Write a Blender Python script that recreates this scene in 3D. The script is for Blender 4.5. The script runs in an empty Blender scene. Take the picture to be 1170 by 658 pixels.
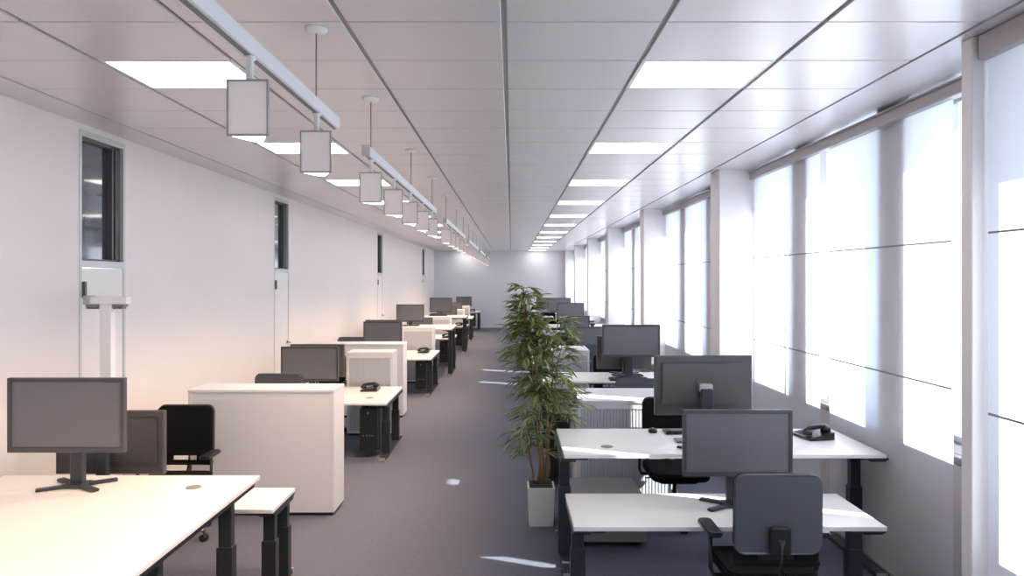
import bpy, bmesh, math, random
from mathutils import Vector, Matrix
random.seed(7)
PI = math.pi
scene = bpy.context.scene
COL = scene.collection

# ------------------------------------------------------------------ materials
def mat(name, color, rough=0.5, metal=0.0, spec=0.5, noise=0.0, nscale=30.0, bump=0.0, bscale=None, coat=0.0, col2=None, stretch=None):
    m = bpy.data.materials.new(name); m.use_nodes = True
    nt = m.node_tree; b = nt.nodes['Principled BSDF']
    b.inputs['Base Color'].default_value = (*color, 1)
    b.inputs['Roughness'].default_value = rough
    b.inputs['Metallic'].default_value = metal
    b.inputs['Specular IOR Level'].default_value = spec
    b.inputs['Coat Weight'].default_value = coat
    tc = nt.nodes.new('ShaderNodeTexCoord')
    mp = nt.nodes.new('ShaderNodeMapping'); nt.links.new(tc.outputs['Object'], mp.inputs[0])
    if stretch: mp.inputs['Scale'].default_value = stretch
    if noise or col2:
        n = nt.nodes.new('ShaderNodeTexNoise'); n.inputs['Scale'].default_value = nscale; n.inputs['Detail'].default_value = 4
        nt.links.new(mp.outputs[0], n.inputs['Vector'])
        r = nt.nodes.new('ShaderNodeMix'); r.data_type = 'RGBA'
        c2 = col2 or tuple(max(0, c * (1 - noise)) for c in color)
        c1 = color if col2 else tuple(min(1, c * (1 + noise)) for c in color)
        r.inputs[6].default_value = (*c1, 1); r.inputs[7].default_value = (*c2, 1)
        nt.links.new(n.outputs[0], r.inputs[0]); nt.links.new(r.outputs[2], b.inputs['Base Color'])
    if bump:
        n2 = nt.nodes.new('ShaderNodeTexNoise'); n2.inputs['Scale'].default_value = bscale or nscale
        nt.links.new(mp.outputs[0], n2.inputs['Vector'])
        bp = nt.nodes.new('ShaderNodeBump'); bp.inputs['Strength'].default_value = bump; bp.inputs['Distance'].default_value = 0.005
        nt.links.new(n2.outputs[0], bp.inputs['Height']); nt.links.new(bp.outputs[0], b.inputs['Normal'])
    return m

def emit(name, color, strength):
    m = bpy.data.materials.new(name); m.use_nodes = True
    nt = m.node_tree; nt.nodes.clear()
    e = nt.nodes.new('ShaderNodeEmission'); e.inputs[0].default_value = (*color, 1); e.inputs[1].default_value = strength
    o = nt.nodes.new('ShaderNodeOutputMaterial'); nt.links.new(e.outputs[0], o.inputs[0])
    return m

def glass(name, tint=(1, 1, 1), refl=0.06):
    m = bpy.data.materials.new(name); m.use_nodes = True
    nt = m.node_tree; nt.nodes.clear()
    t = nt.nodes.new('ShaderNodeBsdfTransparent'); t.inputs[0].default_value = (*tint, 1)
    g = nt.nodes.new('ShaderNodeBsdfGlossy'); g.inputs['Roughness'].default_value = 0.02
    x = nt.nodes.new('ShaderNodeMixShader'); x.inputs[0].default_value = refl
    o = nt.nodes.new('ShaderNodeOutputMaterial')
    nt.links.new(t.outputs[0], x.inputs[1]); nt.links.new(g.outputs[0], x.inputs[2]); nt.links.new(x.outputs[0], o.inputs[0])
    return m

def blind_mat(name, color, trans, clear=0.0):
    m = bpy.data.materials.new(name); m.use_nodes = True
    nt = m.node_tree; nt.nodes.clear()
    N = nt.nodes.new
    tc = N('ShaderNodeTexCoord'); mp = N('ShaderNodeMapping'); mp.inputs['Scale'].default_value = (1, 1, 0.02)
    nt.links.new(tc.outputs['Object'], mp.inputs[0])
    n = N('ShaderNodeTexNoise'); n.inputs['Scale'].default_value = 14; nt.links.new(mp.outputs[0], n.inputs['Vector'])
    r = N('ShaderNodeMix'); r.data_type = 'RGBA'; r.inputs[6].default_value = (*color, 1)
    r.inputs[7].default_value = (color[0] * .93, color[1] * .94, color[2] * .96, 1); nt.links.new(n.outputs[0], r.inputs[0])
    d = N('ShaderNodeBsdfDiffuse'); t = N('ShaderNodeBsdfTranslucent')
    nt.links.new(r.outputs[2], d.inputs[0]); nt.links.new(r.outputs[2], t.inputs[0])
    x = N('ShaderNodeMixShader'); x.inputs[0].default_value = trans
    nt.links.new(d.outputs[0], x.inputs[1]); nt.links.new(t.outputs[0], x.inputs[2])
    tr = N('ShaderNodeBsdfTransparent'); x2 = N('ShaderNodeMixShader'); x2.inputs[0].default_value = clear
    nt.links.new(x.outputs[0], x2.inputs[1]); nt.links.new(tr.outputs[0], x2.inputs[2])
    o = N('ShaderNodeOutputMaterial'); nt.links.new(x2.outputs[0], o.inputs[0])
    return m

M = {
 'wall': mat('wall_paint', (.78, .735, .735), .6, noise=.02, nscale=3, bump=.02, bscale=90),
 'wall_far': mat('far_wall_paint', (.70, .69, .72), .55, noise=.02, nscale=3),
 'carpet': mat('carpet', (.108, .114, .152), .95, spec=.1, nscale=38, noise=.12, bump=.6, bscale=160, col2=(.162, .170, .218)),
 'tile': mat('ceiling_panel', (.74, .71, .72), .30, metal=.2, spec=.5, noise=.02, nscale=6, stretch=(1, .1, 1)),
 'strip': mat('ceiling_strip', (.70, .67, .69), .32, metal=.2, noise=.02, nscale=5),
 'gap': mat('ceiling_gap', (.42, .40, .42), .8, noise=.05),
 'column': mat('column_paint', (.86, .83, .84), .5, noise=.015, nscale=4),
 'spandrel': mat('spandrel_paint', (.72, .66, .66), .6, noise=.03, nscale=5),
 'sill': mat('window_sill', (.12, .10, .10), .4, noise=.1),
 'frame': mat('aluminium_frame', (.55, .56, .58), .35, metal=.6, noise=.03),
 'rail': mat('curtain_rail', (.50, .47, .48), .45, metal=.4, noise=.03),
 'glass': glass('window_glass', (.93, .97, .99), .05),
 'blind': blind_mat('blind_fabric', (.88, .88, .91), .6),
 'sheer': blind_mat('sun_dimming_sheer', (.90, .90, .92), .55, .10),
 'rod': mat('blind_rod', (.28, .27, .28), .5, noise=.05),
 'doorleaf': mat('door_leaf', (.78, .75, .76), .45, noise=.015, nscale=5),
 'doorframe': mat('door_frame', (.58, .57, .58), .4, metal=.2, noise=.02),
 'darkframe': mat('transom_frame', (.10, .10, .105), .4, noise=.05),
 'darkglass': mat('transom_glass', (.05, .055, .07), .06, spec=.8, coat=.5, noise=.05, nscale=2),
 'chrome': mat('brushed_steel', (.6, .58, .56), .25, metal=1, noise=.05),
 'desk': mat('desk_laminate', (.84, .80, .79), .32, noise=.012, nscale=8),
 'deskedge': mat('desk_edge', (.62, .60, .61), .4, noise=.02),
 'black': mat('black_powder_coat', (.022, .023, .026), .38, noise=.1, nscale=60),
 'anth': mat('anthracite_steel', (.045, .050, .062), .35, metal=.3, noise=.08, nscale=60),
 'cab': mat('cabinet_white', (.74, .73, .76), .38, noise=.012, nscale=6),
 'tamb': mat('tambour_grey', (.50, .52, .56), .4, noise=.02, nscale=10),
 'pedestal': mat('grey_pedestal', (.20, .20, .205), .45, noise=.03, nscale=10),
 'bezel': mat('monitor_bezel', (.060, .062, .070), .38, noise=.05, nscale=60),
 'screen': mat('monitor_screen', (.135, .140, .154), .36, spec=.55, coat=.15, noise=.02, nscale=3),
 'mback': mat('monitor_back', (.075, .073, .075), .35, noise=.05, nscale=30),
 'fabric': mat('black_fabric', (.008, .008, .009), .9, spec=.15, noise=.2, nscale=200, bump=.2, bscale=400),
 'shell': mat('chair_shell', (.075, .082, .095), .28, spec=.6, noise=.05, nscale=20),
 'plastic': mat('black_plastic', (.015, .015, .016), .3, noise=.1, nscale=50),
 'silver': mat('silver_plastic', (.45, .45, .46), .35, metal=.5, noise=.05),
 'lampface': mat('lamp_face', (.84, .78, .77), .35, metal=.2, noise=.04, nscale=8),
 'lampedge': mat('lamp_edge', (.33, .31, .32), .4, noise=.05),
 'track': mat('track_aluminium', (.78, .80, .86), .35, metal=.3, noise=.02),
 'white': mat('white_enamel', (.85, .84, .84), .4, noise=.02),
 'cord': mat('steel_cord', (.22, .22, .23), .5, noise=.1),
 'panel_light': emit('panel_light', (1.0, .985, .96), 5.5),
 'lamp_light': emit('lamp_light', (1.0, .86, .72), 6.0),
 'soil': mat('potting_soil', (.03, .045, .015), .95, noise=.4, nscale=60, bump=1, bscale=80),
 'pot': mat('white_planter', (.72, .71, .72), .45, noise=.03, nscale=10),
 'stem': mat('bamboo_stem', (.36, .16, .07), .55, col2=(.20, .17, .06), nscale=12),
 'leaf': mat('bamboo_leaf', (.24, .31, .09), .4, spec=.5, col2=(.07, .12, .03), nscale=9),
 'leaf2': mat('bamboo_leaf_pale', (.46, .50, .25), .42, col2=(.20, .26, .09), nscale=9),
 'ground': mat('outside_ground', (.55, .56, .58), .9, noise=.05, nscale=.3),
 'wheel': mat('caster_rubber', (.02, .02, .02), .6, noise=.1),
}

# ------------------------------------------------------------------ mesh helpers
def box(bm, x0, x1, y0, y1, z0, z1, bev=0.0, seg=2, mi=0):
    vs = [bm.verts.new(p) for p in ((x0,y0,z0),(x1,y0,z0),(x1,y1,z0),(x0,y1,z0),(x0,y0,z1),(x1,y0,z1),(x1,y1,z1),(x0,y1,z1))]
    fs = [bm.faces.new([vs[i] for i in f]) for f in ((0,3,2,1),(4,5,6,7),(0,1,5,4),(1,2,6,5),(2,3,7,6),(3,0,4,7))]
    for f in fs: f.material_index = mi
    if bev:
        es = {e for f in fs for e in f.edges}
        r = bmesh.ops.bevel(bm, geom=list(es), offset=bev, segments=seg, affect='EDGES', profile=.6)
        for f in r['faces']: f.material_index = mi

def tube(bm, pts, r, n=10, r1=None):
    pts = [Vector(p) for p in pts]; rings = []
    for i, p in enumerate(pts):
        d = (pts[min(i+1, len(pts)-1)] - pts[max(i-1, 0)]).normalized()
        q = d.to_track_quat('Z', 'Y'); rr = r if r1 is None else r + (r1 - r) * i / (len(pts) - 1)
        rings.append([bm.verts.new(p + q @ Vector((math.cos(2*PI*k/n)*rr, math.sin(2*PI*k/n)*rr, 0))) for k in range(n)])
    for a, b in zip(rings, rings[1:]):
        for k in range(n): bm.faces.new((a[k], a[(k+1) % n], b[(k+1) % n], b[k])).smooth = True
    bm.faces.new(list(reversed(rings[0]))); bm.faces.new(rings[-1])

def lathe(bm, prof, c=(0, 0, 0), n=24, axis='Z'):
    rings = []
    for r, z in prof:
        ring = []
        for k in range(n):
            a = 2*PI*k/n; u, v = math.cos(a)*max(r, 1e-4), math.sin(a)*max(r, 1e-4)
            p = (u, v, z) if axis == 'Z' else ((z, u, v) if axis == 'X' else (u, z, v))
            ring.append(bm.verts.new(Vector(c) + Vector(p)))
        rings.append(ring)
    for a, b in zip(rings, rings[1:]):
        for k in range(n): bm.faces.new((a[k], a[(k+1) % n], b[(k+1) % n], b[k])).smooth = True
    bm.faces.new(rings[0]); bm.faces.new(rings[-1])
    bmesh.ops.recalc_face_normals(bm, faces=bm.faces[:])

def prism(bm, pts, a0, a1, axis='Y', bev=0.0):
    """pts: outline in the two other axes, extruded along axis from a0 to a1"""
    def P(u, v, a):
        return {'Y': (u, a, v), 'X': (a, u, v), 'Z': (u, v, a)}[axis]
    A = [bm.verts.new(P(u, v, a0)) for u, v in pts]; B = [bm.verts.new(P(u, v, a1)) for u, v in pts]
    n = len(pts); fs = [bm.faces.new(A), bm.faces.new(list(reversed(B)))]
    for k in range(n): fs.append(bm.faces.new((A[k], B[k], B[(k+1) % n], A[(k+1) % n])))
    bmesh.ops.recalc_face_normals(bm, faces=fs)
    if bev:
        es = [e for e in {e for f in fs[:2] for e in f.edges}]
        bmesh.ops.bevel(bm, geom=es, offset=bev, segments=2, affect='EDGES')

def rrect(x0, x1, z0, z1, r, n=5):
    out = []
    for cx, cz, a0 in ((x1-r, z1-r, 0), (x0+r, z1-r, PI/2), (x0+r, z0+r, PI), (x1-r, z0+r, 1.5*PI)):
        for k in range(n+1):
            a = a0 + PI/2*k/n; out.append((cx + r*math.cos(a), cz + r*math.sin(a)))
    return out

def NB(): return bmesh.new()
def obj(name, bm, m, parent=None):
    me = bpy.data.meshes.new(name); bm.to_mesh(me); bm.free()
    for mm in (m if isinstance(m, (list, tuple)) else [m]): me.materials.append(M[mm])
    o = bpy.data.objects.new(name, me); COL.objects.link(o)
    if parent: o.parent = parent
    return o
def struct(name, bm, m, parent=None):
    o = obj(name, bm, m, parent)
    if not parent: o['kind'] = 'structure'
    return o
def thing(name, label, cat, loc=(0, 0, 0), rotz=0, group=None):
    o = bpy.data.objects.new(name, None); o.empty_display_size = .1; COL.objects.link(o)
    o.location = loc; o.rotation_euler = (0, 0, rotz); o['label'] = label; o['category'] = cat
    if group: o['group'] = group
    return o
def dup(src, loc, rotz, label, group=None):
    kids = {}
    for c in COL.objects:
        if c.parent: kids.setdefault(c.parent.name, []).append(c)
    r = src.copy(); COL.objects.link(r); r.location = loc; r.rotation_euler = (0, 0, rotz); r['label'] = label
    if group: r['group'] = group
    for c in kids.get(src.name, []):
        d = c.copy(); COL.objects.link(d); d.parent = r
        for g in kids.get(c.name, []):
            e = g.copy(); COL.objects.link(e); e.parent = d
    return r

# ------------------------------------------------------------------ the room
CH = 3.142; XL = -3.164; YF = 28.6; YB = -3.2; XC = 2.17; XB = 2.53; XI = 2.62; XO = 2.86
CX = 2.60                                     # outer wall inner face
bm = NB(); box(bm, XL-.3, XO, YB-.2, YF+.2, -.12, 0); struct('floor', bm, 'carpet')

doors = [(5.12, 5.73), (9.32, 9.94), (16.5, 17.15), (24.8, 25.45)]
bm = NB(); y = YB
for a, b in doors: box(bm, XL-.2, XL, y, a, 0, CH+.1); y = b
box(bm, XL-.2, XL, y, YF, 0, CH+.1)
for a, b in doors: box(bm, XL-.2, XL, a, b, 3.10, CH+.1)
struct('wall_left', bm, 'wall')
bm = NB(); box(bm, XL-.2, XO, YF, YF+.2, 0, CH+.1); struct('wall_far', bm, 'wall_far')
bm = NB(); box(bm, XL-.2, XO, YB-.2, YB, 0, CH+.1); struct('wall_back', bm, 'wall')
bm = NB(); box(bm, XL, XL+.012, YB, YF, 0, .07)
bm.free()

for i, (a, b) in enumerate(doors):
    bm = NB()
    X = XL + .004
    box(bm, X-.09, X, a, a+.03, 0, 3.10); box(bm, X-.09, X, b-.03, b, 0, 3.10)
    box(bm, X-.09, X, a+.03, b-.03, 3.055, 3.10); box(bm, X-.09, X, a+.03, b-.03, 2.085, 2.135)
    d = struct('door_%d' % (i+1), bm, 'doorframe')
    bm = NB(); box(bm, X-.05, X-.004, a+.034, b-.034, .01, 2.080, .003); struct('door_leaf', bm, 'doorleaf', d)
    bm = NB()
    for (y0, y1, z0, z1) in ((a+.03, a+.05, 2.135, 3.055), (b-.09, b-.03, 2.135, 3.055), (b-.14, b-.12, 2.135, 3.055), (a+.03, b-.03, 3.035, 3.055), (a+.03, b-.03, 2.135, 2.15)):
        box(bm, X-.085, X-.03, y0, y1, z0, z1)
    struct('transom_frame', bm, 'darkframe', d)
    bm = NB(); box(bm, X-.075, X-.07, a+.03, b-.03, 2.135, 3.055); struct('transom_pane', bm, 'darkglass', d)
    bm = NB(); lathe(bm, [(.022, 0), (.022, .012)], (X-.004, b-.09, 1.11), axis='X')
    tube(bm, [(X+.005, b-.09, 1.11), (X+.05, b-.09, 1.11), (X+.055, b-.10, 1.11), (X+.055, b-.20, 1.11)], .009)
    struct('door_handle', bm, 'chrome', d)
    bm = NB(); box(bm, X-.005, X+.02, a+.035, a+.06, 1.86, 1.98, .004); struct('door_hinge', bm, 'darkframe', d)

# ceiling: panels over a dark backing, with empty cells for the lights
ROW0, DR, NC = 4.214, .55, 7
cols = [-2.884 + .7126*i for i in range(8)]
bm = NB(); box(bm, XL-.2, XO, YB-.2, YF+.2, CH+.012, CH+.12); struct('trim_1', bm, 'gap')
bm = NB(); r0 = int((YB-ROW0)/DR) - 1; r1 = int((YF-ROW0)/DR)
light_cells = []
for r in range(r0, r1+1):
    ya, yb = ROW0 + r*DR, min(ROW0 + (r+1)*DR, YF)
    if yb < YB: continue
    for c in range(NC):
        xa, xb = cols[c], cols[c+1]
        if c in (1, 5) and (r + 1) % 4 == 0 and yb-ya > .5:
            light_cells.append((c, r, xa, xb, ya, yb)); continue
        box(bm, xa+.013, xb-.013, ya+.006, yb-.005, CH, CH+.013, .0025, 1)
struct('ceiling', bm, 'tile')
bm = NB(); box(bm, XL, cols[0]-.008, YB, YF, CH, CH+.0125); struct('trim_2', bm, 'strip')
bm = NB(); box(bm, cols[7]+.008, XO, YB, YF, CH, CH+.0125); struct('trim_3', bm, 'strip')
ords = ['nearest', 'second', 'third', 'fourth', 'fifth', 'sixth', 'seventh', 'eighth', 'ninth', 'tenth', 'eleventh', 'twelfth', 'thirteenth', 'fourteenth']
src = {}; cnt = {1: 0, 5: 0}
for c, r, xa, xb, ya, yb in light_cells:
    if yb < 3: side = None
    cx, cy = (xa+xb)/2, (ya+yb)/2
    where = 'left' if c == 1 else 'right'
    if yb > 3.5:
        lab = 'flush white ceiling light panel, %s from the camera in the %s row' % (ords[cnt[c]], where); cnt[c] += 1
    else: lab = None
    if lab is None: lab = 'flush white ceiling light panel above and behind the viewer, %s row, %d m back' % (where, int(4-cy))
    g = 'lit ceiling panels'
    if not src:
        t = thing('ceiling_light', lab, 'ceiling light', (cx, cy, CH), 0, g); src['cl'] = t
        w, h = (xb-xa)/2-.009, (yb-ya)/2-.005
        bm = NB()
        for q in ((-w, w, -h, -h+.02), (-w, w, h-.02, h), (-w, -w+.02, -h+.02, h-.02), (w-.02, w, -h+.02, h-.02)): box(bm, q[0], q[1], q[2], q[3], 0, .0115)
        obj('light_frame', bm, 'white', t)
        bm = NB(); box(bm, -w+.02, w-.02, -h+.02, h-.02, .004, .0112); obj('diffuser', bm, 'panel_light', t)
    else: dup(src['cl'], (cx, cy, CH), 0, lab, g)

# columns, outer wall, windows
PIT = 4.186; colz = [7.31 + PIT*k for k in range(-1, 6)]
n = 4
for k, z in enumerate(colz):
    if k == 0: continue
    bm = NB(); box(bm, XC, XI+.02, z, min(z+.33, YF), 0, CH, .004, 1); struct('trim_%d' % n, bm, 'column'); n += 1
bm = NB(); box(bm, XC, XI+.02, 3.30, 3.38, 0, CH, .004, 1); struct('trim_%d' % n, bm, 'column'); n += 1
bm = NB(); box(bm, XI, XO, YB, YF, 0, .95)
piers = []
zz = 7.31 + .165
k = -8
P3 = PIT/3
edges = []
while True:
    c = zz + k*P3 - (.03 if k % 3 else 0)
    k += 1
    if c > YF + .5: break
    if k % 3 == 1: a, b = c-.20, c+.17
    else:
        a, b = c-.05, c+.28
        if 4 < a < 5: a -= .10; b -= .09
    if b < YB: continue
    edges.append((max(a, YB), min(b, YF)))
for a, b in edges:
    if b > a: box(bm, XI-.06, XI+(.08 if 5.5 < a < 6.2 else .19), a, b, .95, CH)
struct('wall_right', bm, 'spandrel')
bm = NB(); box(bm, XI-.05, XI+.001, YB, YF, .925, .97); box(bm, XI, XO-.02, YB, YF, .951, .972)
struct('trim_%d' % n, bm, 'sill'); n += 1
wn = 1; win = []
prev = YB
for a, b in edges + [(YF, YF)]:
    if a - prev > .2: win.append((prev, a))
    prev = b
for a, b in win:
    bm = NB(); X0, X1 = XO-.05, XO-.01
    box(bm, X0, X1, a, a+.04, .97, CH); box(bm, X0, X1, b-.04, b, .97, CH)
    box(bm, X0, X1, a+.04, b-.04, .97, 1.01); box(bm, X0, X1, a+.04, b-.04, CH-.03, CH)
    w = struct('window_%d' % wn, bm, 'frame'); wn += 1
    bm = NB(); box(bm, X0+.015, X0+.021, a+.04, b-.04, 1.01, CH-.03); struct('pane', bm, 'glass', w)

# outside
bm = NB(); box(bm, XO-.01, 3.06, YB-.2, YF+.2, CH-.01, CH+.14); struct('trim_%d' % n, bm, 'column'); n += 1
bm = NB(); box(bm, 3.6, 90, -60, 120, -8.2, -8); struct('ground_outside', bm, 'ground')

# hanging panel blinds and their rails
def panel_blind(y0, y1, X, label, top=3.03, rods=True, bot=.04, fab='blind'):
    t = thing('panel_blind', label, 'window blind', (X, (y0+y1)/2, bot), 0, 'hanging panel blinds along the window wall')
    h = (y1-y0)/2
    bm = NB(); ny = max(2, int((y1-y0)/.12)); V = []
    for i in range(ny+1):
        yy = -h + 2*h*i/ny; V.append((bm.verts.new((.0, yy, 0)), bm.verts.new((.0, yy, top-bot))))
    for a, b in zip(V, V[1:]): bm.faces.new((a[0], b[0], b[1], a[1]))
    obj('fabric', bm, fab, t)
    if rods:
        for z in (2.216-bot, 1.368-bot):
            bm = NB(); box(bm, -.008, -.002, -h+.01, h-.01, z-.005, z+.005); obj('hem_rod', bm, 'rod', t)
    bm = NB(); box(bm, -.006, .006, -h, h, -.02, .0); obj('bottom_bar', bm, 'frame', t)
    return t
bp = [(3.40, 3.93, 'narrow unseen panel blind added just beyond the nearest window post to limit the sun'),  # first panel is hidden by the post, added to keep the sun out there
      (4.01, 5.57, 'widest nearest panel blind hanging behind the right end of the white desk with the phone'),
      (5.74, 7.30, 'pale panel blind between the dark sill gap and the nearest square column')]
bo = ['first', 'second', 'third', 'fourth', 'fifth']
for k in range(1, 6):
    z0 = colz[k] + .33; z1 = (colz[k+1] if k+1 < len(colz) else YF)
    if z0 > YF - .5: continue
    gaps = {1: (9.66, 9.665), 2: (14.02, 14.22), 3: (18.0, 18.05), 4: (22.1, 22.15), 5: (26.6, 28.0)}[k]
    if k == 2: bp.append((z0+.01, 12.25, 'narrow pale panel blind just beyond the second column')); z0 = 12.42
    if k == 3: z0 += .15
    bp.append((z0+.01, gaps[0], 'near half of the pale panel blinds in the window bay behind the %s column' % bo[k-1]))
    if z1-.01 - gaps[1] > .1: bp.append((gaps[1], z1-.01, 'far half of the pale panel blinds in the window bay behind the %s column' % bo[k-1]))
bp2 = []
for a, b, l in bp:
    if b - a > .05: panel_blind(a, b, XB, l)
panel_blind(26.62, 28.0, XB, 'sheer panel added in the last window bay to soften the sun on the end wall', fab='sheer')  # sheer sheet added to weaken the sun patch on the end wall
panel_blind(.9, 3.29, 2.24, 'nearest frosted white panel blind at the right edge of the view')
panel_blind(-3.1, .88, 2.24, 'frosted white panel blind beside the viewer out of view')
for k in range(0, 6):
    a = 3.385 if k == 0 else colz[k]+.335; b = (colz[k+1] if k+1 < len(colz) else YF)-.005
    if k == 5: b = YF-.005 if len(colz) <= 6 else colz[6]-.005
    if b-a < .3: continue
    t = thing('curtain_rail', 'grey aluminium blind rail under the ceiling in the %s window bay from the camera' % ords[k], 'curtain rail', (XB, (a+b)/2, 3.03), 0, 'blind rails along the windows')
    bm = NB(); h = (b-a)/2; box(bm, -.05, .02, -h, h, 0, .075, .004, 1); box(bm, -.07, .0, -h, h, .075, .082); obj('rail', bm, 'rail', t)
    for s in (-.8, -.27, .27, .8):
        bm = NB(); box(bm, -.012, .012, s*h-.012, s*h+.012, .07, CH-3.03, .0); obj('bracket', bm, 'rail', t)
t = thing('curtain_rail', 'grey aluminium blind rail at the upper right edge of the view', 'curtain rail', (2.24, .05, 3.03), 0, 'blind rails along the windows')
bm = NB(); box(bm, -.05, .02, -3.2, 3.24, 0, .11, .004, 1); obj('rail', bm, 'rail', t)

# ------------------------------------------------------------------ furniture builders
def desk(label, x0, x1, y0, y1, h, ncol=2, colr='black', grom=True, gx=None, gy=None, legx=.0):
    cx, cy = (x0+x1)/2, (y0+y1)/2; w, d = (x1-x0)/2, (y1-y0)/2
    t = thing('desk', label, 'desk', (cx, cy, 0), 0, 'white desks')
    bm = NB(); box(bm, -w, w, -d, d, h-.026, h, .004, 2); obj('desktop', bm, 'desk', t)
    for sx in (-1, 1):
        px = sx*(w-legx-.05)
        bm = NB()
        box(bm, px-.035, px+.035, -d+.0, d-.0, 0, .035, .008)
        ys = (-d+.22*d/.4, d-.22*d/.4) if ncol == 2 else (0,)
        ys = (-d*.55, d*.55) if ncol == 2 else (-d*.05,)
        for yy in ys:
            box(bm, px-.045, px+.045, yy-.035, yy+.035, .03, h*.62, .006)
            box(bm, px-.036, px+.036, yy-.027, yy+.027, h*.6, h-.06, .004)
        l = obj('leg', bm, colr, t)
        for sy in (-1, 1):
            bm = NB(); box(bm, px-.036, px+.036, sy*d-.012, sy*d+.012, .002, .037, .006); obj('foot_cap', bm, 'silver', l)
        bm = NB(); prism(bm, [(-d+.01, h-.027), (-d+.05, h-.062), (d-.05, h-.062), (d-.01, h-.027)], px-.05, px+.05, 'X'); obj('leg_bracket', bm, colr, t)
        bm = NB(); a = px-.05 if sx < 0 else px-.13; b = px+.13 if sx < 0 else px+.05
        box(bm, a, b, -d+.012, -d+.05, h-.040, h-.0265, .002); obj('support_arm', bm, colr, t)
    bm = NB(); box(bm, -w+.12, w-.12, -.03, .03, h-.075, h-.03, .004); obj('crossbeam', bm, colr, t)
    if grom:
        gx_ = (gx-cx) if gx is not None else w-.22; gy_ = (gy-cy) if gy is not None else 0
        bm = NB(); lathe(bm, [(.042, h-.001), (.042, h+.003), (.036, h+.004), (.0, h+.004)], (gx_, gy_, 0), 24); obj('cable_grommet', bm, 'pedestal', t)
    return t

def cabinet(label, x0, x1, y0, y1, h, front='tambour', group='white office cabinets'):
    cx, cy = (x0+x1)/2, (y0+y1)/2; w, d = (x1-x0)/2, (y1-y0)/2
    t = thing('cabinet', label, 'cabinet', (cx, cy, 0), 0, group)
    bm = NB()
    box(bm, -w, -w+.03, -d, d, .03, h-.025, .003, 1); box(bm, w-.03, w, -d, d, .03, h-.025, .003, 1)
    box(bm, -w+.03, w-.03, d-.02, d-.002, .03, h-.025)
    box(bm, -w+.03, w-.03, -d+.004, -d+.02, h-.075, h-.025); box(bm, -w+.03, w-.03, -d+.004, d-.02, .03, .06)
    if front == 'back': box(bm, -w+.03, w-.03, -d+.002, -d+.02, .06, h-.075)
    obj('carcass', bm, 'cab', t)
    bm = NB(); box(bm, -w-.002, w+.002, -d-.004, d, h-.025, h, .004, 2); obj('top_panel', bm, 'cab', t)
    bm = NB(); box(bm, -w+.02, w-.02, -d+.03, d-.03, 0, .03); obj('plinth', bm, 'anth', t)
    if front == 'tambour':
        bm = NB(); n_ = int((2*w-.06)/.028); s = (2*w-.06)/n_
        for i in range(n_):
            a = -w+.03+i*s
            prism(bm, [(a+.001, -d+.024), (a+.001, -d+.012), (a+s*.25, -d+.009), (a+s*.75, -d+.009), (a+s-.001, -d+.012), (a+s-.001, -d+.024)], .06, h-.075, 'Z')
        obj('tambour_door', bm, 'tamb', t)
        bm = NB(); box(bm, w-.075, w-.055, -d-.006, -d+.01, h*.45, h*.62, .003); obj('door_handle', bm, 'silver', t)
    return t

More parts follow.
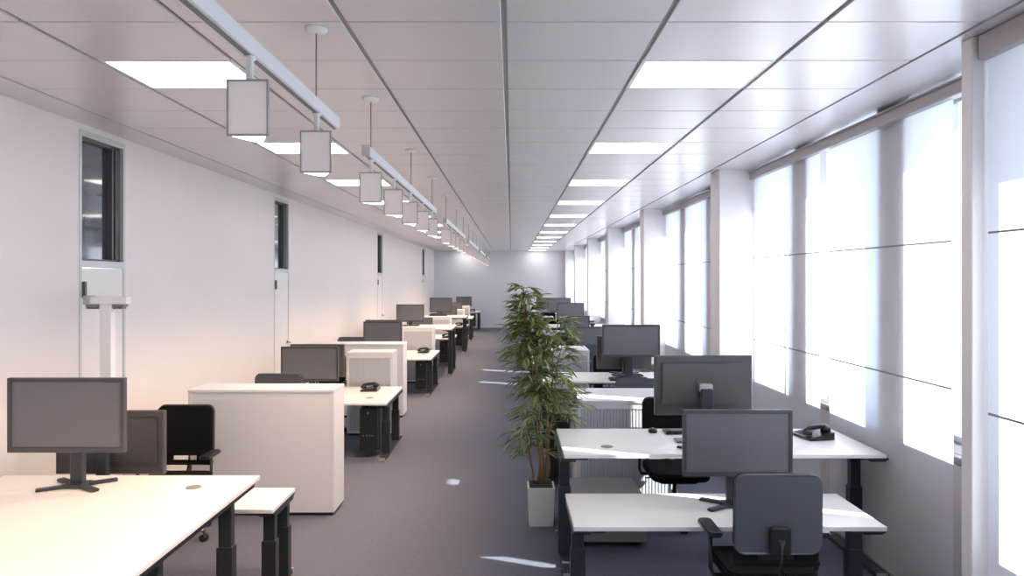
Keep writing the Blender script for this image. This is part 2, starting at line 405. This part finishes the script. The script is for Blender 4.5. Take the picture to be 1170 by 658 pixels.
def build_chair(lift, label, loc, rotz):
    """user looks towards +y; the shell at -y"""
    t = thing('office_chair', label, 'office chair', loc, rotz, 'black office chairs')
    sz = .44 + lift*.7; bt = .98 + lift; bb = sz + .07
    def plate(x0, x1, z0, z1, r, yf, yb):
        bm = NB(); pts = rrect(x0, x1, z0, z1, r)
        prism(bm, pts, yf, yb, 'Y', .006)
        # gentle curve round the sitter
        for v in bm.verts:
            v.co.y += .55*v.co.x**2 - .05*math.sin((v.co.z-z0)/(z1-z0)*PI*.9)*.5
        return bm
    hw = .22
    bm = plate(-hw, hw, bb+.075, bt, .05, -.235, -.20)
    bmb = plate(-hw+.005, hw-.005, bb, bb+.035, .012, -.235, -.205)
    me = bpy.data.meshes.new('tmp'); bmb.to_mesh(me); bmb.free(); bm.from_mesh(me); bpy.data.meshes.remove(me)
    for sx in (-1, 1): box(bm, sx*(hw-.065)-.06, sx*(hw-.065)+.06, -.215, -.190, bb+.02, bb+.10, .004, 1)
    obj('backrest', bm, 'fabric', t)
    bm = plate(-hw-.006, hw+.006, bb+.068, bt+.007, .055, -.252, -.236); obj('back_shell', bm, 'shell', t)
    bm = NB(); tube(bm, [(0, -.05, sz-.06), (0, -.22, sz-.05), (0, -.275, sz+.02), (0, -.27, bb+.16)], .02, 10)
    box(bm, -.05, .05, -.275, -.245, bb+.08, bb+.22, .006, 1); obj('back_bracket', bm, 'plastic', t)
    bm = NB(); pts = rrect(-.24, .24, -.20, .25, .07); prism(bm, pts, sz-.035, sz+.025, 'Z', .012)
    for v in bm.verts:
        if v.co.y > .15: v.co.z -= (v.co.y-.15)**2*2.5
    obj('seat', bm, 'fabric', t)
    bm = NB(); prism(bm, rrect(-.16, .16, -.15, .18, .04), sz-.085, sz-.034, 'Z', .008)
    tube(bm, [(.10, .05, sz-.06), (.25, .06, sz-.065)], .006, 8); obj('seat_mechanism', bm, 'plastic', t)
    for sx in (-1, 1):
        bm = NB(); tube(bm, [(sx*.14, -.02, sz-.06), (sx*.27, -.02, sz-.05), (sx*.285, -.02, sz-.01), (sx*.285, -.02, sz+.19)], .013, 8)
        a = obj('armrest', bm, 'plastic', t)
        bm = NB(); prism(bm, rrect(sx*.285-.04, sx*.285+.04, -.13, .12, .03), sz+.185, sz+.212, 'Z', .006); obj('arm_pad', bm, 'plastic', a)
    bm = NB(); lathe(bm, [(.028, .10), (.028, .26), (.018, .262), (.018, sz-.08)], n=16); obj('gas_column', bm, 'chrome', t)
    for k in range(5):
        a = 2*PI*k/5 + .35
        bm = NB(); u = Vector((math.cos(a), math.sin(a), 0))
        tube(bm, [u*.02+Vector((0, 0, .12)), u*.14+Vector((0, 0, .105)), u*.28+Vector((0, 0, .075))], .022, 8, .013)
        l = obj('base_arm', bm, 'chrome', t)
        bm = NB(); c = u*.285; per = Vector((-u.y, u.x, 0))
        for s in (-1, 1):
            p = c + per*s*.014 + Vector((0, 0, .027)); tube(bm, [p-per*.010, p+per*.010], .027, 14)
        tube(bm, [c+Vector((0, 0, .03)), c+Vector((0, 0, .08))], .009, 8); obj('caster', bm, 'wheel', l)
    return t
_ch = {}
def chair(label, x, y, facing, lift=0.0, turn=0.0):
    rz = (0 if facing == 'away' else PI) + turn
    if lift not in _ch: _ch[lift] = build_chair(lift, label, (x, y, 0), rz); return _ch[lift]
    return dup(_ch[lift], (x, y, 0), rz, label)

def build_monitor(W, H, zc, label, loc, rotz, small=False):
    """screen towards -y; origin on the desk"""
    t = thing('monitor', label, 'monitor', loc, rotz, 'desktop monitors'); b = .022; bbm = .030
    w, h = W/2, H/2
    bm = NB()
    box(bm, -w, w, -.012, .022, zc+h-b, zc+h, .003, 1); box(bm, -w, w, -.012, .022, zc-h, zc-h+bbm, .003, 1)
    box(bm, -w, -w+b, -.012, .022, zc-h+bbm-.002, zc+h-b+.002, .003, 1); box(bm, w-b, w, -.012, .022, zc-h+bbm-.002, zc+h-b+.002, .003, 1)
    for i in range(5): box(bm, w*.45+i*.022, w*.45+i*.022+.012, -.014, -.011, zc-h+.010, zc-h+.016)
    obj('bezel', bm, 'bezel', t)
    bm = NB(); box(bm, -w+b-.001, w-b+.001, -.004, .004, zc-h+bbm-.001, zc+h-b+.001); obj('screen', bm, 'screen', t)
    bm = NB(); box(bm, -w+.004, w-.004, .004, .026, zc-h+.004, zc+h-.004, .004, 1)
    prism(bm, rrect(-w+.045, w-.045, zc-h+.075, zc+h-.045, .012), .026, .048, 'Y', .006)
    box(bm, -w*.55, w*.55, .045, .052, zc-h+.085, zc-h+.095); box(bm, -.085, .055, .047, .056, zc-.075, zc+.045, .003, 1)
    obj('back_cover', bm, 'mback', t)
    bm = NB(); box(bm, -.045, .045, .050, .10, zc-.035, zc+.02, .006, 1); obj('tilt_bracket', bm, 'silver', t)
    bm = NB(); box(bm, -.038, .038, .085, .125, .012, zc-.01, .006, 1); obj('stand', bm, 'anth', t)
    bm = NB(); box(bm, -.06, .06, .04, .16, 0, .02, .006, 1)
    for sx, sy in ((-1, -1), (1, -1), (-1, 1), (1, 1)):
        p0 = Vector((sx*.03, .10+sy*.02, 0)); p1 = Vector((sx*.17, .10+sy*.11, 0)); dr = (p1-p0).normalized(); pr = Vector((-dr.y, dr.x, 0))*.022
        q = [p0-pr, p0+pr, p1+pr*.9, p1-pr*.9]; prism(bm, [(v.x, v.y) for v in q], .0, .016, 'Z', .003)
    obj('stand_base', bm, 'anth', t)
    return t
_mo = {}
def monitor(label, x, y, z, W, H, zc, facing='viewer', turn=0.0):
    z += .0012
    rz = (0 if facing == 'viewer' else PI) + turn
    k = (W, H, zc)
    if k not in _mo: _mo[k] = build_monitor(W, H, zc, label, (x, y, z), rz); return _mo[k]
    return dup(_mo[k], (x, y, z), rz, label)

_misc = {}
def phone(label, x, y, z, rz=0, s=1.0):
    z += .0012
    if 'ph' not in _misc:
        t = thing('desk_phone', label, 'phone', (x, y, z), rz, 'black desk phones')
        bm = NB(); prism(bm, [(-.10, 0), (.10, 0), (.10, .055), (-.10, .018)], -.11, .13, 'X', .004); obj('phone_body', bm, 'plastic', t)
        bm = NB(); pts = [(.055+.0, -.09, .055), (.055, -.06, .075), (.055, 0, .085), (.055, .06, .09), (.055, .09, .075)]
        tube(bm, pts, .018, 12); lathe(bm, [(.0, .05), (.033, .052), (.034, .075), (.02, .088), (0, .09)], (.055, -.075, -.018), 14)
        lathe(bm, [(.0, .06), (.036, .062), (.037, .09), (.02, .105), (0, .107)], (.055, .075, -.012), 14); obj('handset', bm, 'plastic', t)
        bm = NB()
        for i in range(3):
            for j in range(4): box(bm, -.085+i*.03, -.065+i*.03, -.08+j*.028, -.062+j*.028, .018+.0+j*.005, .027+j*.0052)
        obj('keypad', bm, 'bezel', t); _misc['ph'] = t; return t
    return dup(_misc['ph'], (x, y, z), rz, label)
def tower(label, x, y, z):
    """z = underside of the desk top it hangs from"""
    if 'pc' not in _misc:
        t = thing('computer_tower', label, 'computer', (x, y, z), 0, 'black computer towers under the desks')
        bm = NB(); box(bm, -.095, .095, -.21, .21, -.53, -.06, .008, 2); obj('case', bm, 'black', t)
        bm = NB(); box(bm, -.09, .09, -.218, -.209, -.52, -.07, .004, 1)
        for k, zz_ in enumerate((-.14, -.19, -.24)): box(bm, -.075, .075, -.221, -.217, zz_-.018, zz_+.018, .002, 1)
        obj('front_panel', bm, 'plastic', t)
        bm = NB(); lathe(bm, [(.009, -.225), (.009, -.217)], (0, 0, -.11), 12, 'Y')
        for q in (-.05, -.015, .02, .05): box(bm, q-.006, q+.006, -.223, -.217, -.365, -.357)
        obj('front_ports', bm, 'silver', t)
        bm = NB(); box(bm, -.104, -.096, -.08, .08, -.537, -.001); box(bm, .096, .104, -.08, .08, -.537, -.001); box(bm, -.104, .104, -.08, .08, -.545, -.532); box(bm, -.104, .104, -.08, .08, -.010, -.001)
        obj('holder', bm, 'anth', t); _misc['pc'] = t; return t
    return dup(_misc['pc'], (x, y, z), 0, label)
def keyboard(label, x, y, z, rz=0):
    z += .0012
    if 'kb' not in _misc:
        t = thing('keyboard', label, 'keyboard', (x, y, z), rz, 'black keyboards')
        bm = NB(); prism(bm, [(-.075, 0), (.075, 0), (.075, .022), (-.075, .010)], -.22, .22, 'X', .003); obj('keyboard_body', bm, 'plastic', t)
        bm = NB()
        for j in range(5):
            for i in range(15): box(bm, -.205+i*.0275, -.182+i*.0275, -.062+j*.026, -.041+j*.026, .011+j*.0021, .018+j*.0021)
        obj('keys', bm, 'bezel', t); _misc['kb'] = t; return t
    return dup(_misc['kb'], (x, y, z), rz, label)

# ------------------------------------------------------------------ left row
LX = -1.37
desk('white desk at the lower left edge carrying the nearest large monitor', -3.10, -1.537, 2.80, 4.28, .80, gx=-1.83, gy=3.98+.05, legx=.02)
desk('lower white desk hidden behind the nearest left desk', -2.72, -1.47, 4.31, 4.76, .58, grom=False)
monitor('large dark monitor on cross-shaped foot on the nearest left desk', -2.51, 3.95, .80, .66, .42, .43)
monitor('dark monitor seen from behind, low behind the nearest left desk', -2.66, 4.66, .58, .72, .42, .335, 'away')
chair('black chair facing the camera left of the plain white cabinet back', -2.62, 5.42, 'toward', .0)
cabinet('plain white cabinet back, largest and nearest on the left side', -2.727, -1.495, 5.90, 6.25, 1.066, 'back')
chair('dark chair whose back top peeks over the nearest plain white cabinet', -2.20, 6.85, 'away', .12)
desk('white desk with black legs and phone, directly behind the nearest plain cabinet', -2.97, LX, 7.66, 8.84, .64, gx=-1.62, gy=8.0)
monitor('front monitor of the overlapping pair over the nearest left cabinet', -2.32, 8.05, .64, .66, .40, .38)
monitor('rear monitor of the overlapping pair over the nearest left cabinet', -2.36, 8.52, .64, .66, .40, .365, 'away')
phone('black phone on the second left desk, left of the aisle', -1.72, 8.55, .64, -PI/2)
tower('black computer tower under the second left desk beside its aisle leg', -1.60, 8.02, .614)
chair('black chair behind the overlapping monitors at the second left desk', -2.46, 9.22, 'toward', .0)
cabinet('white tambour cabinet right of the overlapping monitor pair', -2.10, -1.515, 8.92, 9.27, 1.066)
cabinet('plain white cabinet back standing behind the first left tambour cabinet', -2.95, -1.56, 10.09, 10.44, 1.066, 'back')
chair('dark chair back seen over the second plain white cabinet', -2.45, 11.0, 'away', .12)
desk('third white desk from the camera in the left row, with phone', -2.97, LX, 11.9, 13.35, .64)
monitor('front dark monitor on the third left desk', -2.23, 12.1, .64, .66, .40, .42)
monitor('monitor seen from behind on the third left desk', -2.30, 12.62, .64, .66, .40, .42, 'away')
phone('black phone on the third left desk', -1.62, 12.9, .64, -PI/2)
tower('black computer tower under the third left desk', -1.58, 12.4, .614)
cabinet('white tambour cabinet behind the third left desk', -2.1, -1.50, 13.42, 13.77, 1.066)
desk('raised fourth white desk in the left row', -2.85, -1.23, 14.3, 15.7, .975)
desk('low white desk just beyond the raised fourth left desk', -2.95, -1.335, 15.9, 17.1, .64)
monitor('tall-standing monitor on the raised fourth left desk', -2.20, 15.2, .975, .60, .38, .28)
monitor('low monitor behind the raised fourth left desk', -2.15, 16.4, .64, .60, .38, .26)
chair('dark chair back below the monitor on the raised fourth left desk', -2.47, 14.0, 'away', .12)
phone('black phone on the low desk beyond the raised fourth left desk', -1.50, 16.2, .64, -PI/2)
tower('black computer tower under the low desk beyond the fourth left desk', -1.55, 16.2, .614)
cabinet('white tambour cabinet behind the fourth pair of left desks', -2.12, -1.50, 17.2, 17.55, 1.066)
desk('raised fifth white desk in the left row', -2.75, -1.24, 18.8, 19.9, .97)
desk('low white desk just beyond the raised fifth left desk', -2.8, -1.30, 20.0, 21.1, .64)
monitor('monitor standing highest against the left wall end', -1.98, 19.6, .97, .62, .40, .30)
monitor('low monitor beyond the raised fifth left desk', -1.90, 20.6, .64, .60, .38, .36)
chair('dark chair back below the highest left monitor', -1.9, 18.35, 'away', .12)
phone('black phone on the low desk beyond the raised fifth left desk', -1.52, 20.3, .64, -PI/2)
tower('black computer tower under the low desk beyond the fifth left desk', -1.52, 20.28, .614)
cabinet('white tambour cabinet beyond the fifth pair of left desks', -2.05, -1.45, 21.2, 21.55, 1.066)
desk('second farthest white desk in the left row', -2.8, -1.28, 22.4, 23.8, .74)
monitor('dark monitor on the second farthest left desk', -1.95, 23.4, .74, .60, .38, .29)
phone('black phone on the second farthest left desk', -1.5, 22.72, .74, -PI/2)
tower('black computer tower under the second farthest left desk', -1.5, 22.9, .714)
cabinet('farthest white tambour cabinet in the left row', -1.95, -1.45, 24.0, 24.35, 1.066)
desk('farthest white desk in the left row, near the end wall', -2.6, -1.22, 26.6, 27.9, .74)
monitor('farthest dark monitor of the left row', -1.85, 27.2, .74, .60, .38, .38)
phone('black phone on the farthest left desk', -1.5, 27.0, .74, -PI/2)
tower('black computer tower under the farthest left desk', -1.48, 27.0, .714)

# white T-shaped standing lamp by the first door
t = thing('floor_lamp', 'white T-shaped floor lamp standing before the first door', 'floor lamp', (-2.885, 5.0, 0))
bm = NB(); box(bm, -.13, .15, -.14, .14, 0, .018, .005, 1); obj('lamp_base', bm, 'white', t)
bm = NB(); box(bm, -.042, .042, -.03, .03, .015, 1.82, .004, 1); obj('pole', bm, 'white', t)
bm = NB(); box(bm, -.105, .15, -.035, .035, 1.82, 1.875, .004, 1); obj('lamp_head', bm, 'white', t)
bm = NB(); box(bm, -.155, -.104, -.04, .04, 1.817, 1.88, .004, 1); obj('end_cap', bm, 'silver', t)
for x0, x1 in ((-.14, -.046), (.05, .13)):
    bm = NB(); box(bm, x0, x1, -.03, .03, 1.80, 1.822)
    for i in range(5): box(bm, x0+.006+i*(x1-x0-.01)/5, x0+.012+i*(x1-x0-.01)/5, -.032, .032, 1.785, 1.80)
    obj('louvre', bm, 'pedestal', t)

# ------------------------------------------------------------------ right row
desk('white desk with black legs and phone, nearest fully visible on the right', .35, 2.497, 4.66, 5.47, .83, 1, 'anth', gx=.665, gy=4.88, legx=-.02)
desk('low white desk at the bottom edge right of the aisle', .35, 2.12, 3.95, 4.57, .60, 1, 'anth', grom=False)
monitor('large monitor seen from behind on the right white desk with phone', 1.32, 4.84, .83, .67, .41, .435, 'away')
monitor('grey-screened monitor facing the camera low in front of the right desk', 1.362, 4.22, .60, .66, .40, .41)
chair('black chair seen from behind at the bottom, before the front right monitor', 1.36, 3.80, 'away', .02)
chair('black chair facing the camera beyond the right desk with phone', 1.345, 5.78, 'toward', .0)
phone('black phone on the right end of the nearest full right desk', 2.22, 5.18, .83, -PI/2+.2)
keyboard('black keyboard behind the large reversed monitor', 1.38, 5.33, .83, PI)
t = thing('computer_mouse', 'small black mouse left of the keyboard on the right desk', 'mouse', (1.075, 5.33, .8312))
bm = NB(); lathe(bm, [(.0, 0), (.032, 0), (.036, .012), (.028, .028), (.0, .034)]); obj('mouse_body', bm, 'plastic', t)
bm = NB(); lathe(bm, [(.006, .03), (.006, .036), (0, .037)], n=10); obj('scroll_wheel', bm, 'silver', t)
t = thing('notebook', 'thin dark notebook at the left side of the reversed monitor foot', 'notebook', (1.27, 5.05, .8312))
bm = NB(); box(bm, -.09, .09, -.06, .06, 0, .010, .002, 1); obj('notebook_cover', bm, 'bezel', t)
bm = NB(); box(bm, -.086, .092, -.058, .058, .002, .008); obj('notebook_pages', bm, 'white', t)
t = thing('pedestal_cabinet', 'low grey drawer unit under the nearest full right desk', 'drawer unit', (.72, 5.53, 0))
bm = NB(); box(bm, -.29, .29, -.32, .32, .04, .34, .004, 2); obj('body', bm, 'pedestal', t)
for k in range(2):
    bm = NB(); box(bm, -.282, .282, -.338, -.320, .05+k*.145, .19+k*.145, .003, 1); dd = obj('drawer', bm, 'pedestal', t)
    bm = NB(); box(bm, -.06, .06, -.352, -.338, .13+k*.145, .142+k*.145, .003, 1); obj('drawer_handle', bm, 'silver', dd)
bm = NB()
for sx in (-1, 1):
    for sy in (-1, 1): lathe(bm, [(.02, 0), (.02, .04)], (sx*.22, sy*.25, 0), 10)
obj('glides', bm, 'wheel', t)
cabinet('white tambour cabinet directly behind the nearest full right desk', .577, 1.43, 6.15, 6.50, .93)
cabinet('rear twin of the nearest right tambour cabinet, standing back to back', .577, 1.43, 6.51, 6.86, .93, 'back')
t = thing('tower_cabinet', 'tall black tower on casters behind the bamboo plant', 'computer', (.46, 6.95, 0))
bm = NB(); box(bm, -.10, .10, -.2, .2, .07, .70, .008, 2); obj('case', bm, 'black', t)
bm = NB(); box(bm, -.09, .09, -.206, -.199, .09, .68, .003, 1); obj('front_panel', bm, 'plastic', t)
for sx in (-1, 1):
    for sy in (-1, 1):
        bm = NB(); lathe(bm, [(.03, -.012), (.033, 0), (.03, .012)], (sx*.07, sy*.16, .033), 14, 'X'); box(bm, sx*.07-.006, sx*.07+.006, sy*.16-.01, sy*.16+.01, .04, .075); obj('caster', bm, 'wheel', t)
chair('dark chair back peeking up behind the nearest right cabinet', 1.28, 7.36, 'away', .0)
desk('second white desk in the right row, left end behind the plant', .35, 2.45, 7.80, 8.55, .86, 1, 'anth')
monitor('grey-screened monitor facing the camera on the second right desk', 1.365, 8.0, .86, .66, .37, .43)
monitor('monitor seen from behind on the second right desk', 1.36, 8.47, .86, .66, .40, .25, 'away')
keyboard('black keyboard on the second right desk', 1.32, 7.885, .86)
chair('black chair facing the camera beyond the second right desk', 1.32, 9.2, 'toward', .0)
cabinet('white tambour cabinet behind the second right desk', .54, 1.09, 9.8, 10.13, 1.0)
cabinet('rear twin of the second right tambour cabinet', .54, 1.09, 10.14, 10.47, 1.0, 'back')
chair('dark chair back just over the second right cabinet', 1.32, 10.9, 'away', .02)
desk('third white desk in the right row', .35, 2.45, 11.2, 12.4, .64, 1, 'anth')
monitor('grey-screened monitor on the third right desk', 1.345, 11.5, .64, .66, .40, .375)
t = thing('desk_lamp', 'small dark flared uplight behind the third right monitor', 'lamp', (1.385, 12.0, .64))
bm = NB(); lathe(bm, [(.07, 0), (.07, .012), (.012, .018), (.012, .50), (0, .5)]); obj('lamp_stand', bm, 'anth', t)
bm = NB(); lathe(bm, [(.018, .48), (.02, .54), (.05, .585), (.05, .60), (.0, .60)]); obj('lamp_shade', bm, 'anth', t)
chair('black chair facing the camera beyond the third right desk', 1.15, 12.85, 'toward', .0)
cabinet('white tambour cabinet behind the third right desk', .58, 1.10, 13.3, 13.63, 1.0)
desk('fourth white desk in the right row', .35, 2.4, 15.4, 16.5, .60, 1, 'anth')
monitor('grey-screened monitor on the fourth right desk', 1.42, 15.7, .60, .66, .40, .37)
desk('raised white desk beyond the fourth right desk', .35, 2.4, 16.6, 17.6, .86, 1, 'anth')
monitor('dark monitor rising over the fourth right monitor', 1.426, 17.0, .86, .66, .40, .355)
chair('black chair facing the camera beyond the raised right desk', 1.05, 17.95, 'toward', .0)
cabinet('white tambour cabinet beyond the raised right desk', .54, 1.10, 18.4, 18.73, 1.0)
desk('second farthest white desk in the right row', .35, 2.3, 19.4, 20.5, .86, 1, 'anth')
monitor('dark monitor on the second farthest right desk', 1.34, 19.8, .86, .66, .42, .387)
chair('black chair facing the camera beyond the second farthest right desk', 1.1, 21.0, 'toward', .0)
cabinet('farthest white tambour cabinet of the right row', .82, 1.24, 23.6, 23.93, 1.0)
desk('farthest white desk in the right row', .35, 2.1, 25.2, 26.3, .74, 1, 'anth')
monitor('farthest monitor of the right row beside the plant top', 1.24, 25.8, .74, .66, .42, .35)

# ------------------------------------------------------------------ ceiling track lights
TX = -.89; TZ = 2.755
segs = [(-.30, 3.54, [2.38, 3.2], [3.19, 1.4]), (4.28, 8.12, [4.44+.85*i for i in range(5)], [4.43, 6.2, 7.85])]
for s in range(4):
    a = 9.34 + 5.05*s; segs.append((a, a+3.84, [a+.16+.85*i for i in range(5)], [a+.15, a+1.9, a+3.6]))
def lamp_build(label, loc, group):
    t = thing('track_lamp', label, 'track lamp', loc, 0, group)
    # local z=0 at the underside of the track
    W, H = .066, .186
    bm = NB(); lathe(bm, [(.013, -.085), (.013, -.012), (.02, -.01), (.02, 0)], n=14); obj('lamp_stem', bm, 'white', t)
    z1 = -.085; z0 = z1-H
    bm = NB(); prism(bm, [(-W, -.012), (W, -.012), (W*.25, .10), (-W*.25, .10)], z0+.003, z1-.003, 'Z', .002); obj('lamp_body', bm, 'white', t)
    bm = NB(); e = .004
    box(bm, -W-e, W+e, -.024, -.010, z1-e, z1+e*.5); box(bm, -W-e, W+e, -.024, -.010, z0-e*.5, z0+e)
    box(bm, -W-e, -W+.001, -.024, -.010, z0, z1); box(bm, W-.001, W+e, -.024, -.010, z0, z1); obj('lamp_rim', bm, 'lampedge', t)
    bm = NB(); box(bm, -W, W, -.020, -.012, z0+.002, z1-.002); obj('face_plate', bm, 'lampface', t)
    bm = NB(); prism(bm, [(-W*.85, -.006), (W*.85, -.006), (W*.2, .09), (-W*.2, .09)], z0-.002, z0+.004, 'Z'); obj('diffuser', bm, 'lamp_light', t)
    bm = NB()
    for k in range(3): box(bm, -W*.5+k*.022, -W*.5+k*.022+.012, .01+k*.02, .016+k*.02, z0-.004, z0-.001)
    obj('vent_slots', bm, 'plastic', t)
    return t
lsrc = None
segn = ['nearest', 'second', 'third', 'fourth', 'fifth', 'farthest']
for si, (a, b, lamps, cords) in enumerate(segs):
    t = thing('light_track', '%s white ceiling track section above the left desks' % segn[si], 'light track', (TX, (a+b)/2, TZ), 0, 'suspended ceiling tracks')
    h = (b-a)/2; c = (a+b)/2
    bm = NB(); box(bm, -.022, .022, -h, h, 0, .06, .003, 1); obj('track_body', bm, 'track', t)
    bm = NB(); box(bm, -.010, .010, -h+.01, h-.01, -.0015, .0); obj('track_slot', bm, 'cord', t)
    bm = NB(); box(bm, -.025, .025, -h-.006, -h+.006, -.003, .063, .002, 1); obj('end_cap', bm, 'silver', t)
    for q in cords:
        if q > YF: continue
        bm = NB(); tube(bm, [(0, q-c, .058), (0, q-c, CH-TZ-.015)], .0035, 6); obj('suspension_cord', bm, 'cord', t)
        bm = NB(); lathe(bm, [(.0, CH-TZ-.026), (.04, CH-TZ-.022), (.05, CH-TZ-.010), (.05, CH-TZ)], (0, q-c, 0), 20); obj('ceiling_canopy', bm, 'white', t)
    for li, q in enumerate(lamps):
        lab = 'square white lamp, %s from the near end of the %s ceiling track section' % (ords[li] if li else 'first', segn[si])
        if lsrc is None: lsrc = lamp_build(lab, (TX, q, TZ), 'lamps on the ceiling tracks')
        else: dup(lsrc, (TX, q, TZ), 0, lab)
        if q > 25.5: continue
        L = bpy.data.lights.new('track_spot', 'SPOT'); L.energy = WARM = 84.0; L.color = (1.0, .69, .42); L.spot_size = 1.9; L.spot_blend = 1.0; L.shadow_soft_size = .04
        o = bpy.data.objects.new('track_spot', L); COL.objects.link(o); o.location = (TX-.02, q+.03, TZ-.30)
        o.rotation_euler = (0, .42, 0)     # tipped to the left wall

# ------------------------------------------------------------------ bamboo plant
PX, PY = .24, 5.75
t = thing('potted_bamboo', 'tall green bamboo plant in a square white pot beside the aisle', 'plant', (PX, PY, 0))
bm = NB(); w = .11
prism(bm, [(-w*.88, 0), (w*.88, 0), (w, .31), (-w, .31)], -w*.95, w*.95, 'Y', .004)
obj('planter', bm, 'pot', t)
bm = NB(); box(bm, -w+.015, w-.015, -w+.02, w-.02, .300, .318, .006, 2)
for v in bm.verts: v.co.z += random.uniform(-.003, .004)
obj('soil', bm, 'soil', t)
def leaf(bm, p, d, L, W_, mi):
    d = d.normalized(); side = d.cross(Vector((0, 0, 1)))
    if side.length < .05: side = Vector((1, 0, 0))
    side.normalize(); q = Matrix.Rotation(random.uniform(-.7, .7), 4, d); side = q @ side
    nrm = side.cross(d)
    pts = []; droop = Vector((0, 0, -1))
    prev = None
    for i, (s, ww) in enumerate(((0, .12), (.25, .85), (.55, 1.0), (.8, .6), (1.0, .04))):
        c = p + d*L*s + droop*L*.18*s*s
        a, m_, b = bm.verts.new(c - side*W_*ww + nrm*W_*ww*.35), bm.verts.new(c), bm.verts.new(c + side*W_*ww + nrm*W_*ww*.35)
        if prev:
            f1 = bm.faces.new((prev[0], prev[1], m_, a)); f2 = bm.faces.new((prev[1], prev[2], b, m_)); f1.material_index = f2.material_index = mi; f1.smooth = f2.smooth = True
        prev = (a, m_, b)
# base(x,y), tip(x,y,z), first leaf height, spread
stems = [((-.01, .0), (-.15, .03, 1.93), 1.0, .20, 1.0), ((.03, .03), (.14, -.02, 1.68), .95, .27, .9), ((.02, -.02), (-.11, -.03, 1.86), 1.05, .19, 1.0),
         ((.05, .0), (.17, .08, 1.45), .60, .26, 1.0), ((-.07, .01), (-.12, -.05, .98), .52, .20, .7), ((-.02, .04), (.02, .06, 1.40), .70, .24, 1.0), ((.0, -.04), (-.12, .0, 1.70), 1.0, .20, .9)]
for (bx, by), (tx, ty, tz), h0, spr, dens in stems:
    pts = []
    for i in range(9):
        s = i/8; e = s**1.4
        pts.append(Vector((bx + (tx-bx)*e + .012*math.sin(i*1.7), by + (ty-by)*e + .010*math.cos(i*2.1), .31 + (tz-.31)*s)))
    bm = NB(); tube(bm, pts, .0095, 8, .004)
    for i in range(1, 8): lathe(bm, [(.010-.0006*i, -.003), (.0125-.0006*i, 0), (.010-.0006*i, .003)], pts[i], 8)
    st = obj('stem', bm, 'stem', t)
    bm = NB(); bt = NB()
    hz = h0; 
    while hz < tz - .005:
        s = (hz-.31)/(tz-.31); i = min(7, int(s*8)); f = s*8-i; p = pts[i].lerp(pts[i+1], f)
        top = (tz - hz)/(tz-h0)
        for q in range(2 if dens < .8 else 3):
            a = random.uniform(0, 2*PI); L = spr*1.2*(.42 + .68*min(1, top*1.2))*random.uniform(.6, 1.25)
            el = random.uniform(.1, .8); d = Vector((math.cos(a)*math.cos(el), math.sin(a)*math.cos(el)*.8, math.sin(el)))
            tw = [p + d*L*u - Vector((0, 0, 1))*L*.30*u*u for u in (0, .33, .66, 1)]
            tube(bt, tw, .0022, 5, .001)
            nl = int(6 + L*22)
            for k in range(nl):
                u = .2 + .8*k/(nl-1); j = min(2, int(u*3)); g = u*3-j; c = tw[j].lerp(tw[j+1], min(1, g))
                dd = (tw[j+1]-tw[j]).normalized(); rot = Matrix.Rotation(random.choice((-1, 1))*random.uniform(.2, .95)*(1.15-u*.4), 4, Vector((0, 0, 1)))
                ld = rot @ dd; ld.z += random.uniform(-.45, .25)
                leaf(bm, c, ld, random.uniform(.075, .135), random.uniform(.006, .0105), 0 if random.random() < .7 else 1)
        hz += random.uniform(.05, .085) if hz < 1.35 else random.uniform(.022, .045)
    obj('foliage', bm, ['leaf', 'leaf2'], st); obj('twigs', bt, 'stem', st)

# ------------------------------------------------------------------ light
sun = bpy.data.lights.new('sun', 'SUN'); sun.energy = 15.0; sun.angle = math.radians(.6); sun.color = (1, .95, .88)
so = bpy.data.objects.new('sun', sun); COL.objects.link(so)
so.rotation_euler = Vector((-1, .40, -.85)).to_track_quat('-Z', 'Y').to_euler()
w = bpy.data.worlds.new('sky'); scene.world = w; w.use_nodes = True
nt = w.node_tree; bg = nt.nodes['Background']
tc = nt.nodes.new('ShaderNodeTexCoord'); sp = nt.nodes.new('ShaderNodeSeparateXYZ'); cr = nt.nodes.new('ShaderNodeValToRGB')
nt.links.new(tc.outputs['Generated'], sp.inputs[0]); nt.links.new(sp.outputs['Z'], cr.inputs[0]); nt.links.new(cr.outputs[0], bg.inputs[0])
cr.color_ramp.elements[0].position = 0.0; cr.color_ramp.elements[0].color = (.80, .90, 1.0, 1)
cr.color_ramp.elements[1].position = .6; cr.color_ramp.elements[1].color = (.38, .62, 1.0, 1)
bg.inputs[1].default_value = 2.2

# ------------------------------------------------------------------ camera
cam = bpy.data.cameras.new('camera'); co = bpy.data.objects.new('camera', cam); COL.objects.link(co); scene.camera = co
co.location = (0, 0, 2.0); co.rotation_euler = (PI/2, 0, 0)
cam.sensor_width = 36; cam.lens = 800/1170*36; cam.shift_y = -10.5/1170; cam.shift_x = .5/1170; cam.clip_end = 300; cam.clip_start = .02

v = scene.view_settings; v.view_transform = 'Standard'; v.look = 'None'; v.gamma = 1; v.use_curve_mapping = False; v.exposure = 0.5
c = scene.cycles
c.use_denoising = True
try: c.denoiser = 'OPENIMAGEDENOISE'
except Exception: pass
c.max_bounces = 10; c.diffuse_bounces = 6; c.glossy_bounces = 4; c.transmission_bounces = 6; c.transparent_max_bounces = 16
c.sample_clamp_indirect = 8; c.use_light_tree = True; c.caustics_reflective = False; c.caustics_refractive = False
